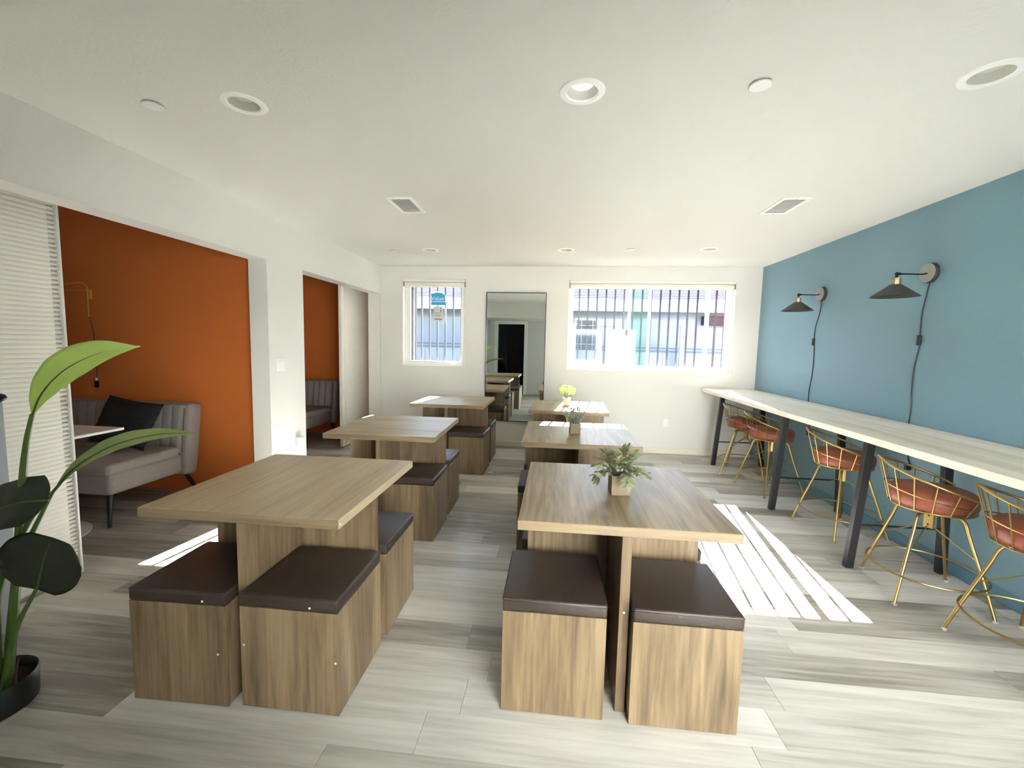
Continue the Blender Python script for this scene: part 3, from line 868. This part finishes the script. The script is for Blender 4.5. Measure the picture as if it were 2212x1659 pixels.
# ------------------------------------------------------------------ wall lamps on the blue wall
for (ly, lab, cord) in ((4.680, 'black cone wall lamp on blue wall, next to the window wall', ((0, 0, 1.965), (0, 0.01, 1.86), (0, 0.062, 1.72), (0, 0.075, 1.60), (0, 0.072, 1.555), (0, 0.06, 1.50), (0, 0.05, 1.35), (0, 0.06, 1.18), (0, 0.085, 1.05), (0, 0.075, 0.90), (0, 0.03, 0.70), (0, 0.0, 0.62))),
                        (3.418, 'black cone wall lamp on blue wall, away from the window wall', ((0, 0, 1.965), (0, 0.02, 1.86), (0, 0.038, 1.75), (0, 0.035, 1.60), (0, 0.03, 1.545), (0, 0.03, 1.50), (0, 0.055, 1.35), (0, 0.055, 1.18), (0, 0.045, 1.05), (0, 0.05, 0.90), (0, 0.03, 0.70), (0, 0.0, 0.62)))):
    t = thing('wall_lamp', lab, 'wall lamp', (R, ly, 0), group='black wall lamps on the blue wall')
    rotx = Matrix.Translation((0, 0, 2.034)) @ Matrix.Rotation(-PI / 2, 4, 'Y')
    pt = MB().lathe([(0.071, 0.0), (0.071, 0.026), (0.069, 0.0285)], 40, rotx).build('backplate', 'dark_shade', t, True)
    MB().lathe([(0.0685, 0.0286), (0.0685, 0.0296)], 40, rotx).build('face_disc', 'plate_grey', pt, True)
    MB().tube([(-0.029, 0, 2.030), (-0.060, 0, 2.024), (-0.212, 0, 2.026)], 0.0052, 10).build('arm', 'black_metal', t, True)
    kn = MB().tube([(-0.205, 0, 2.026), (-0.222, 0, 2.026)], 0.0095, 12)
    kn.lathe([(0.002, -0.013), (0.010, -0.008), (0.013, 0.0), (0.010, 0.008), (0.002, 0.013)], 14, Matrix.Translation((-0.229, 0, 2.026)))
    kn.tube([(-0.229, 0, 2.026), (-0.230, 0, 1.995)], 0.008, 10)
    kn.build('knuckle', 'black_metal', t, True)
    MB().lathe([(0.030, 1.948), (0.029, 1.985), (0.033, 1.987), (0.033, 1.993), (0.015, 1.998), (0.010, 2.000)], 8, Matrix.Translation((-0.230, 0, 0))).build('socket', 'bronze', t)
    MB().lathe([(0.033, 1.950), (0.142, 1.864), (0.144, 1.862), (0.141, 1.862), (0.031, 1.946)], 48, Matrix.Translation((-0.230, 0, 0)), capb=False, capt=False).build('lamp_shade', 'dark_shade', t, True, 60)
    MB().lathe([(0.004, 1.885), (0.020, 1.895), (0.026, 1.915), (0.016, 1.94), (0.013, 1.955)], 16, Matrix.Translation((-0.230, 0, 0))).build('bulb', 'white_plastic', t, True, 60)
    pts = [(-0.0045, b, c) for (_, b, c) in cord]
    MB().tube(spline(pts, 6), 0.0036, 6).build('cord', 'black_cord', t, True)
    sy = cord[4][1]
    MB().box(-0.022, -0.002, sy - 0.012, sy + 0.012, 1.515, 1.590, 0.005, 2).build('inline_switch', 'black_plastic', t, True)
    MB().box(-0.036, -0.002, -0.014, 0.014, 0.585, 0.63, 0.005, 2).build('plug', 'black_plastic', t, True)

# ------------------------------------------------------------------ mirror
t = thing('wall_mirror', 'tall wall mirror with thin black frame between the two windows', 'mirror', (-0.562, D, 0.37))
hw_, hh_ = 0.418, 1.806
MB().box(-hw_ + 0.006, hw_ - 0.006, -0.026, -0.004, 0.006, hh_ - 0.006).build('glass', 'mirror_glass', t)
m = MB()
m.box(-hw_, -hw_ + 0.009, -0.034, -0.002, 0, hh_, 0.001).box(hw_ - 0.009, hw_, -0.034, -0.002, 0, hh_, 0.001)
m.box(-hw_ + 0.009, hw_ - 0.009, -0.034, -0.002, 0, 0.009, 0.001).box(-hw_ + 0.009, hw_ - 0.009, -0.034, -0.002, hh_ - 0.009, hh_, 0.001)
m.build('frame', 'mirror_frame', t)

# ------------------------------------------------------------------ electrical plates
def outlet(name, lab, loc, rz, slots=True):
    t = thing(name, lab, 'outlet', loc, rz)
    MB().box(-0.036, 0.036, -0.006, 0, -0.058, 0.058, 0.003, 2).build('cover_plate', 'white_plastic', t, True)
    for zz in (-0.02, 0.02):
        f = MB().lathe([(0.017, 0.006), (0.017, 0.0075)], 20, Matrix.Translation((0, 0, zz)) @ Matrix.Rotation(PI / 2, 4, 'X')).build('socket_face', 'vent_white', t)
        MB().box(-0.008, -0.006, -0.0085, -0.0075, zz - 0.004, zz + 0.007).box(0.006, 0.008, -0.0085, -0.0075, zz - 0.004, zz + 0.007).build('slot', 'vent_dark', f)
    return t
outlet('wall_outlet', 'white duplex outlet low on the window wall under the wide window', (1.540, D, 0.430), 0)
t = thing('light_switch', 'white double rocker light switch on the white pier', 'switch', (L, 3.700, 1.222), PI / 2)
MB().box(-0.058, 0.058, -0.006, 0, -0.058, 0.058, 0.003, 2).build('cover_plate', 'white_plastic', t, True)
for xx in (-0.024, 0.024):
    MB().box(xx - 0.016, xx + 0.016, -0.011, -0.006, -0.033, 0.033, 0.003).build('rocker', 'white_plastic', t)
t = outlet('wall_outlet', 'white outlet at the foot of the white pier, box plugged in', (L, 3.938, 0.36), PI / 2)
t = thing('plug_in_box', 'slim white plug-in box on the foot of the white pier', 'plug-in device', (L + 0.0085, 3.938, 0.425), PI / 2)
MB().box(-0.042, 0.042, -0.045, 0, -0.075, 0.075, 0.008, 2).build('housing', 'white_plastic', t, True)
MB().box(-0.03, 0.03, -0.048, -0.044, 0.055, 0.062, 0.001).build('lip', 'trim_white', t)

# ------------------------------------------------------------------ sofas, pillow and table in the alcoves
def make_sofa():
    t = thing('loveseat', '', 'sofa', group='grey channel-back loveseats in the alcoves')
    w = 0.64
    # local: x along the length, -y to the front; front edge at y = -0.42, back plane at y = 0.40
    MB().box(-w, w, -0.42, 0.22, 0.25, 0.42, 0.035, 3).build('seat_base', 'sofa_grey', t, True, 60)
    MB().box(-w + 0.004, w - 0.004, -0.424, 0.20, 0.40, 0.49, 0.03, 3).build('seat_cushion', 'sofa_grey', t, True, 60)
    # back shell: leaning slab
    Mx = Matrix.Translation((0, 0.232, 0.22)) @ Matrix.Rotation(math.radians(-8), 4, 'X')
    MB().box(-w - 0.02, w + 0.02, -0.02, 0.125, 0.0, 0.65, 0.04, 4, Mx).build('back_shell', 'sofa_grey', t, True, 60)
    n = 13
    ww = (2 * w - 0.06) / n
    ch = MB().box(-ww / 2 + 0.001, ww / 2 - 0.001, -0.066, 0.0, 0.20, 0.630, 0.016, 3, Mx).mesh('channel', 'sofa_grey', True, 60)
    for k in range(n):
        link('channel', ch, t, (-w + 0.03 + ww * (k + 0.5), 0, 0))
    for sx in (-1, 1):
        MB().tube([Mx @ Vector((sx * (w - 0.005), -0.05, 0.21)), Mx @ Vector((sx * (w - 0.005), -0.055, 0.60))], 0.006, 6).build('piping', 'seam_dark', t, True)
    for sx in (-1, 1):
        for (ya, yb) in ((-0.36, -0.40), (0.28, 0.415)):
            MB().tube([(sx * (w - 0.07), ya, 0.262), (sx * (w - 0.045), yb, 0.0)], [0.022, 0.013], 12).build('leg', 'leg_black', t, True)
    return t
s1 = make_sofa()
s1.location = (-3.92, 3.215, 0)
s1['label'] = 'grey channel-back loveseat in the alcove with the black pillow'
s2 = copy_tree(s1)
s2.location = (-3.92, 5.80, 0)
s2['label'] = 'grey channel-back loveseat in the alcove near the window wall'

def pillow_mesh():
    m = MB()
    n = 24
    rng = random.Random(8)
    for side in (1, -1):
        rows_ = []
        for i in range(n + 1):
            r = []
            for j in range(n + 1):
                u, v = -1 + 2 * i / n, -1 + 2 * j / n
                edge = (1 - abs(u) ** 2.6) * (1 - abs(v) ** 2.6)
                pinch = 1 - 0.10 * (1 - abs(v)) * abs(u) ** 2
                x = 0.235 * u * (1 - 0.07 * (1 - v * v))
                z = 0.205 * v * (1 - 0.07 * (1 - u * u))
                y = side * 0.078 * max(edge, 0) ** 0.5
                if 0 < i < n and 0 < j < n:
                    x += rng.uniform(-.003, .003); y += rng.uniform(-.006, .006); z += rng.uniform(-.004, .004)
                r.append((x, y, z))
            rows_.append(r)
        m.grid(rows_)
    return m.mesh('throw_pillow', 'pillow_black', True, 180)
o = tag(link('throw_pillow', pillow_mesh(), None, (-3.60, 3.235, 0.724)), 'fluffy black throw pillow leaning on the alcove loveseat', 'pillow')
o.rotation_euler = (math.radians(-24), math.radians(9), math.radians(6))

t = thing('cafe_table', 'white square pedestal table in the alcove before the loveseat', 'table', (-3.66, 2.57, 0))
MB().box(-0.37, 0.37, -0.37, 0.37, 0.732, 0.752, 0.004).build('tabletop', 'table_white', t)
MB().lathe([(0.032, 0.02), (0.030, 0.40), (0.034, 0.70), (0.08, 0.73)], 24).build('column', 'table_white', t, True)
MB().lathe([(0.31, 0.0), (0.31, 0.006), (0.20, 0.016), (0.06, 0.03), (0.034, 0.06)], 48).build('base', 'table_white', t, True, 60)

# gold swing-arm lamp on the orange wall
t = thing('swing_arm_lamp', 'thin gold swing-arm wall lamp on the orange wall', 'wall lamp', (-4.36, AY1, 0))
MB().box(-0.014, 0.014, -0.020, 0, 1.79, 1.88, 0.003).build('wall_bracket', 'brass', t)
MB().tube([(0.0, -0.032, 1.625), (0.0, -0.032, 1.86), (-0.004, -0.032, 1.905), (-0.03, -0.045, 1.935), (-0.06, -0.06, 1.935), (-0.28, -0.14, 1.885), (-0.42, -0.20, 1.86)], 0.005, 8).build('arm', 'brass', t, True)
MB().tube([(-0.002, -0.032, 1.868), (-0.42, -0.20, 1.852)], 0.0035, 6).build('lower_stay', 'brass', t, True)
MB().box(-0.006, 0.006, -0.034, -0.016, 1.80, 1.812).box(-0.006, 0.006, -0.034, -0.016, 1.855, 1.867).build('hinge', 'brass', t)
MB().lathe([(0.02, 1.86), (0.025, 1.80), (0.09, 1.72), (0.087, 1.72), (0.02, 1.795)], 24, Matrix.Translation((-0.42, -0.20, 0)), capb=True, capt=False).build('lamp_shade', 'brass', t, True)
MB().tube(spline([(0.0, -0.030, 1.626), (0.006, -0.01, 1.5), (0.012, -0.006, 1.3), (0.012, -0.006, 1.03)], 6), 0.0035, 6).build('cord', 'sheath', t, True)
MB().lathe([(0.006, 1.02), (0.009, 1.05)], 10, Matrix.Translation((0.012, -0.012, 0))).build('cord_sleeve', 'white_plastic', t)
MB().box(0.0, 0.026, -0.026, -0.002, 0.955, 1.025, 0.006, 2).build('inline_switch', 'black_plastic', t)

# grey board with a knob at the edge of the opening
t = thing('grey_board', 'slim grey upright board with a round black knob by the pleated panel', 'board', (-2.62, 1.60, 0))
MB().box(-0.012, 0.012, -0.165, 0.165, 0.001, 1.13, 0.003).build('panel', 'board_grey', t)
MB().lathe([(0.004, -0.02), (0.018, -0.012), (0.023, 0.0), (0.018, 0.012), (0.004, 0.02)], 18, Matrix.Translation((0.03, 0.143, 1.15))).tube([(0.012, 0.143, 1.12), (0.03, 0.143, 1.14)], 0.007, 8).build('knob', 'black_plastic', t, True, 80)

# ------------------------------------------------------------------ small plants on the tables
def leaf_small(ln, wd, fold=0.25, curl=0.2, n=5):
    """leaf along +x, folded on its midrib"""
    m = MB()
    rows_ = []
    for i in range(n + 1):
        t_ = i / n
        w = wd * math.sin(PI * min(1, t_ ** 0.8 * 0.97 + 0.03)) ** 0.8 if 0 < t_ < 1 else 0.0008
        z = -curl * ln * t_ * t_
        rows_.append([(ln * t_, -w, z + fold * w), (ln * t_, 0, z), (ln * t_, w, z + fold * w)])
    m.grid(rows_)
    return m
def orient(loc, direc, roll, sc=1.0):
    d = Vector(direc).normalized()
    q = d.to_track_quat('X', 'Z').to_matrix().to_4x4()
    return Matrix.Translation(loc) @ q @ Matrix.Rotation(roll, 4, 'X') @ Matrix.Scale(sc, 4)

def planter(t, w, h, mat, round_=False):
    if round_:
        pt = MB().lathe([(w * 0.40, 0.0), (w * 0.5, h), (w * 0.46, h), (w * 0.44, h - 0.012)], 28, capt=False).build('planter', mat, t, True)
        MB().lathe([(w * 0.44, h - 0.014), (w * 0.44, h - 0.010)], 24).build('soil', 'soil', t)
    else:
        m = MB()
        k = w / 2
        th_ = 0.007
        m.box(-k, k, -k, -k + th_, 0, h, 0.0015).box(-k, k, k - th_, k, 0, h, 0.0015).box(-k, -k + th_, -k + th_, k - th_, 0, h, 0.0015).box(k - th_, k, -k + th_, k - th_, 0, h, 0.0015)
        m.box(-k + th_, k - th_, -k + th_, k - th_, 0, 0.01)
        pt = m.build('planter', mat, t)
        MB().box(-k + th_, k - th_, -k + th_, k - th_, h - 0.022, h - 0.014).build('soil', 'soil', t)
    return pt
ZT = 0.766
# grey-green leafy plant
t = thing('potted_plant', 'grey-green leafy plant in a square wooden planter on the table', 'plant', (0.318, 2.012, ZT), math.radians(4))
planter(t, 0.086, 0.092, 'planter_wood')
rng = random.Random(21)
lm = [leaf_small(0.042, 0.0125).mesh('leaf', 'leaf_sage', True, 180), leaf_small(0.032, 0.010).mesh('leaf', 'leaf_sage', True, 180), leaf_small(0.034, 0.0125).mesh('leaf', 'leaf_sage_pale', True, 180)]
for k in range(24):
    az = k * 2.4 + rng.uniform(-.3, .3)
    el = rng.uniform(0.15, 1.35) if k % 3 else rng.uniform(0.0, 0.5)
    ln = rng.uniform(0.085, 0.115)
    d = Vector((math.cos(az) * math.cos(el), math.sin(az) * math.cos(el), math.sin(el)))
    p0 = Vector((0.02 * math.cos(az), 0.02 * math.sin(az), 0.075))
    pts = []
    for i in range(7):
        u = i / 6
        droop = 0.05 * u * u * math.cos(el) ** 2
        lift = 0.035 * math.sin(PI * min(u * 1.2, 1) / 2)
        pts.append(p0 + d * ln * u + Vector((0, 0, lift - droop)))
    stn = MB().tube(pts, 0.0013, 5).build('stem', 'stem_dark', t, True)
    for i in range(2, 7):
        for sgn in (-1, 1):
            dd = (pts[i] - pts[i - 1]).normalized()
            side = dd.cross(Vector((0, 0, 1)))
            side = side.normalized() if side.length > 1e-3 else Vector((1, 0, 0))
            vdir = dd * 0.55 + side * sgn * rng.uniform(.5, 1.0) + Vector((0, 0, rng.uniform(-.25, .45)))
            me = lm[2] if (k in (5, 11) and i > 3) else lm[rng.randint(0, 1)]
            o = link('leaf', me, t)
            o.matrix_local = orient(pts[i], vdir, rng.uniform(-.6, .6), rng.uniform(.8, 1.1))
    o = link('leaf', lm[0], t)
    o.matrix_local = orient(pts[-1], pts[-1] - pts[-2], rng.uniform(-1, 1), 0.95)

# lavender-like plant: upright sprigs
t = thing('potted_plant', 'small lavender-like plant in a square wooden planter', 'plant', (0.172, 3.382, ZT), math.radians(6))
planter(t, 0.080, 0.084, 'planter_wood')
rng = random.Random(5)
m, m2 = MB(), MB()
for k in range(64):
    az = rng.uniform(0, 2 * PI); tilt = rng.uniform(0.05, 0.75); ln = rng.uniform(0.06, 0.12)
    r0 = rng.uniform(0, .03)
    a = Vector((r0 * math.cos(az), r0 * math.sin(az), 0.066))
    d = Vector((math.cos(az) * math.sin(tilt), math.sin(az) * math.sin(tilt), math.cos(tilt)))
    pts = [a, a + d * ln * 0.5, a + d * ln + Vector((0, 0, 0.004))]
    m.tube(pts, [0.0022, 0.003, 0.001], 4)
    for q in range(4):
        b = a + d * ln * (0.35 + 0.2 * q)
        m._add([orient(b, d + Vector((rng.uniform(-1, 1), rng.uniform(-1, 1), rng.uniform(-.2, .6))) * .8, rng.uniform(0, 3)) @ Vector(v) for v in leaf_small(0.020, 0.003, n=2).v], leaf_small(0.020, 0.003, n=2).f)
for k in range(11):
    az = k * 2.4; tilt = 0.10 + 0.5 * (k % 4) / 4
    d = Vector((math.cos(az) * math.sin(tilt), math.sin(az) * math.sin(tilt), math.cos(tilt)))
    a = Vector((0.01 * math.cos(az), 0.01 * math.sin(az), 0.075))
    e = a + d * rng.uniform(.115, .15)
    m2.tube([a, e], 0.0013, 4)
    for q in range(5):
        m2.lathe([(0.001, -0.004), (0.005, 0), (0.001, 0.005)], 6, Matrix.Translation(e - d * 0.007 * q))
f = m.build('foliage', 'leaf_lavender', t); f['kind'] = 'stuff'
f = m2.build('flower_sprigs', 'leaf_lavender', t); f['kind'] = 'stuff'

# yellow-green bush
t = thing('potted_plant', 'bushy yellow-green plant in a round cream pot, sunlit', 'plant', (0.150, 4.985, ZT))
planter(t, 0.092, 0.088, 'planter_cream', True)
rng = random.Random(9)
m = MB()
lf = leaf_small(0.024, 0.009, n=3)
for k in range(260):
    az = rng.uniform(0, 2 * PI); el = math.asin(rng.uniform(-0.35, 1))
    rr = rng.uniform(0.55, 1.0)
    p = Vector((0.088 * rr * math.cos(az) * math.cos(el), 0.088 * rr * math.sin(az) * math.cos(el), 0.155 + 0.075 * rr * math.sin(el)))
    M4 = orient(p, Vector((math.cos(az), math.sin(az), rng.uniform(-.4, .9))), rng.uniform(-1, 1), rng.uniform(.7, 1.15))
    m._add([M4 @ Vector(v) for v in lf.v], lf.f)
f = m.build('foliage', 'leaf_yellow', t, True, 180); f['kind'] = 'stuff'
m = MB()
for k in range(18):
    az = k * 2.4
    e = Vector((0.06 * math.cos(az), 0.06 * math.sin(az), 0.12 + 0.08 * ((k * 7) % 10) / 10))
    m.tube([(0.006 * math.cos(az), 0.006 * math.sin(az), 0.07), e], 0.0013, 4)
f = m.build('stems', 'stem_green', t); f['kind'] = 'stuff'

# ------------------------------------------------------------------ tall bird-of-paradise plant
PCX, PCY = -2.14, 1.335
t = thing('tall_potted_plant', 'tall broad-leaved plant in a black pot beside the pleated panel', 'plant', (PCX, PCY, 0))
MB().lathe([(0.118, 0.0), (0.128, 0.004), (0.133, 0.115), (0.130, 0.119), (0.125, 0.114), (0.123, 0.075)], 40, capt=False).build('pot', 'pot_black', t, True, 60)
MB().lathe([(0.124, 0.068), (0.124, 0.076)], 32).build('soil', 'soil', t)
def wp(x, y, z): return Vector((x - PCX, y - PCY, z))
def big_leaf(mid, width, nrm, mat, fold=0.25, wprof=None, tear=None):
    """mid: points along the midrib (local), width: half width, nrm: rough facing direction of the blade"""
    P = spline(mid, 8)
    N = len(P) - 1
    nrm = Vector(nrm).normalized()
    rows_ = []
    for i, p in enumerate(P):
        u = i / N
        tg = (P[min(i + 1, N)] - P[max(i - 1, 0)]).normalized()
        sd_ = tg.cross(nrm).normalized()
        up_ = sd_.cross(tg)
        w = width * (wprof(u) if wprof else math.sin(PI * (0.04 + 0.96 * u) ** 0.75) ** 0.7)
        w = max(w, 0.0012)
        r = []
        for j in range(-4, 5):
            v = j / 4
            ripple = 0.0016 * math.sin(u * 40 + j) * abs(v)
            r.append(p + sd_ * (w * v) + up_ * (fold * w * abs(v) ** 1.3 + ripple * w / width))
        rows_.append(r)
    m = MB().grid(rows_)
    o = m.build('leaf', mat, t, True, 180)
    s_ = o.modifiers.new('thickness', 'SOLIDIFY'); s_.thickness = 0.0012
    rb = MB().tube([p + (-nrm) * 0.0005 for p in P[:-2]], [lerp(0.0055, 0.001, i / (N - 1)) for i in range(N - 1)], 6).build('midrib', 'midrib', o, True)
    return o
def stem(pts, r0, r1, mat='stem_green'):
    P = spline(pts, 6)
    return MB().tube(P, [lerp(r0, r1, i / (len(P) - 1)) for i in range(len(P))], 8).build('stalk', mat, t, True)
# leaf A: high arching lime leaf
slim = lambda u: max(0.03, math.sin(PI * min(1, 0.02 + 0.98 * u)) ** 1.15 * (0.80 + 0.35 * u))
stem([wp(-2.10, 1.36, 0.07), wp(-2.07, 1.39, 0.45), wp(-2.018, 1.40, 0.86), wp(-1.985, 1.40, 1.03), wp(-1.948, 1.40, 1.150)], 0.017, 0.007)
big_leaf([wp(-1.950, 1.40, 1.140), wp(-1.895, 1.40, 1.235), wp(-1.79, 1.40, 1.325), wp(-1.64, 1.40, 1.39), wp(-1.483, 1.40, 1.416)], 0.062, (0.25, -1.0, 0.15), 'leaf_lime_lit', 0.30, slim)
# leaf B: slender leaf reaching right
stem([wp(-2.09, 1.35, 0.07), wp(-2.085, 1.39, 0.40), wp(-2.058, 1.40, 0.57), wp(-1.976, 1.40, 0.707), wp(-1.885, 1.40, 0.855)], 0.015, 0.006)
big_leaf([wp(-1.89, 1.40, 0.850), wp(-1.78, 1.40, 0.955), wp(-1.62, 1.40, 1.045), wp(-1.44, 1.40, 1.095), wp(-1.272, 1.40, 1.108)], 0.032, (0.2, -0.9, 0.55), 'leaf_mid', 0.35, slim)
# leaf C: broad dark leaf going left out of the frame
stem([wp(-2.15, 1.34, 0.07), wp(-2.12, 1.37, 0.45), wp(-2.02, 1.40, 0.70), wp(-1.91, 1.395, 0.825)], 0.016, 0.006)
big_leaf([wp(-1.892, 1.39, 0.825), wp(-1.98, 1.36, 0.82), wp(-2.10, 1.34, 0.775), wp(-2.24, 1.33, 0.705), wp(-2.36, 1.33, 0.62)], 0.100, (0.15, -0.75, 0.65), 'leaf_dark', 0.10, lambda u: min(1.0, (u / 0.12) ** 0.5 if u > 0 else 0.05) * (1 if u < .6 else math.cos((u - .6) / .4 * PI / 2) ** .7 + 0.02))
# leaf D: round dark leaf at front
stem([wp(-2.08, 1.33, 0.07), wp(-2.055, 1.37, 0.30), wp(-1.988, 1.40, 0.462)], 0.013, 0.006)
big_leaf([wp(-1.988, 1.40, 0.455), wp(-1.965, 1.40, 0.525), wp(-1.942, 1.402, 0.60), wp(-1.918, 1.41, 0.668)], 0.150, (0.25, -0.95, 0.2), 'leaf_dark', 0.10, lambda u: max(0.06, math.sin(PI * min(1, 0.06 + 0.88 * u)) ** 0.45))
# further leaves out of the frame on the left, and young stalks
stem([wp(-2.18, 1.36, 0.07), wp(-2.22, 1.40, 0.50), wp(-2.30, 1.45, 0.95), wp(-2.36, 1.48, 1.15)], 0.017, 0.007)
big_leaf([wp(-2.36, 1.48, 1.14), wp(-2.40, 1.50, 1.26), wp(-2.43, 1.53, 1.40), wp(-2.45, 1.57, 1.50)], 0.075, (0.4, -0.9, 0.2), 'leaf_mid', 0.25)
stem([wp(-2.17, 1.31, 0.07), wp(-2.23, 1.27, 0.40), wp(-2.32, 1.22, 0.62)], 0.015, 0.006)
big_leaf([wp(-2.32, 1.22, 0.61), wp(-2.36, 1.19, 0.70), wp(-2.41, 1.16, 0.76), wp(-2.46, 1.13, 0.77)], 0.09, (0.3, -0.6, 0.7), 'leaf_dark', 0.2)
stem([wp(-2.10, 1.30, 0.07), wp(-2.11, 1.33, 0.35), wp(-2.14, 1.34, 0.62)], 0.018, 0.003)
stem([wp(-2.13, 1.29, 0.07), wp(-2.14, 1.30, 0.30), wp(-2.18, 1.31, 0.50)], 0.018, 0.003)
stem([wp(-2.11, 1.33, 0.07), wp(-2.10, 1.34, 0.22), wp(-2.09, 1.35, 0.42)], 0.022, 0.004)
MB().tube(spline([wp(-2.045, 1.34, 0.07), wp(-2.03, 1.34, 0.14), wp(-2.005, 1.34, 0.215)], 5), [lerp(0.012, 0.001, i / 10) for i in range(11)], 6).build('sheath', 'sheath', t, True)

# ------------------------------------------------------------------ black curtain in the doorway behind the viewer
m = MB()
rows_ = []
for i in range(2):
    rows_.append([(-1.46 + 0.54 * j / 40, REAR - 0.20 + 0.02 * math.sin(j * 1.3), 0.02 if i == 0 else 2.04) for j in range(41)])
m.grid(rows_)
o = m.build('curtain', 'curtain_black', None, True, 180)
sm = o.modifiers.new('thickness', 'SOLIDIFY'); sm.thickness = 0.003
tag(o, 'black curtain hanging in the doorway reflected in the mirror', 'curtain')
o = tag(MB().prism([(0, 0), (0.05, -0.012), (0.085, 0.008), (0.06, 0.02), (0.02, 0.026)], 0.001, 0.004, 'z').build('paper_scrap', 'poster_white'), 'small white paper scrap on the floor by the window-side stools', 'scrap')
o.location = (-0.74, 4.70, 0)
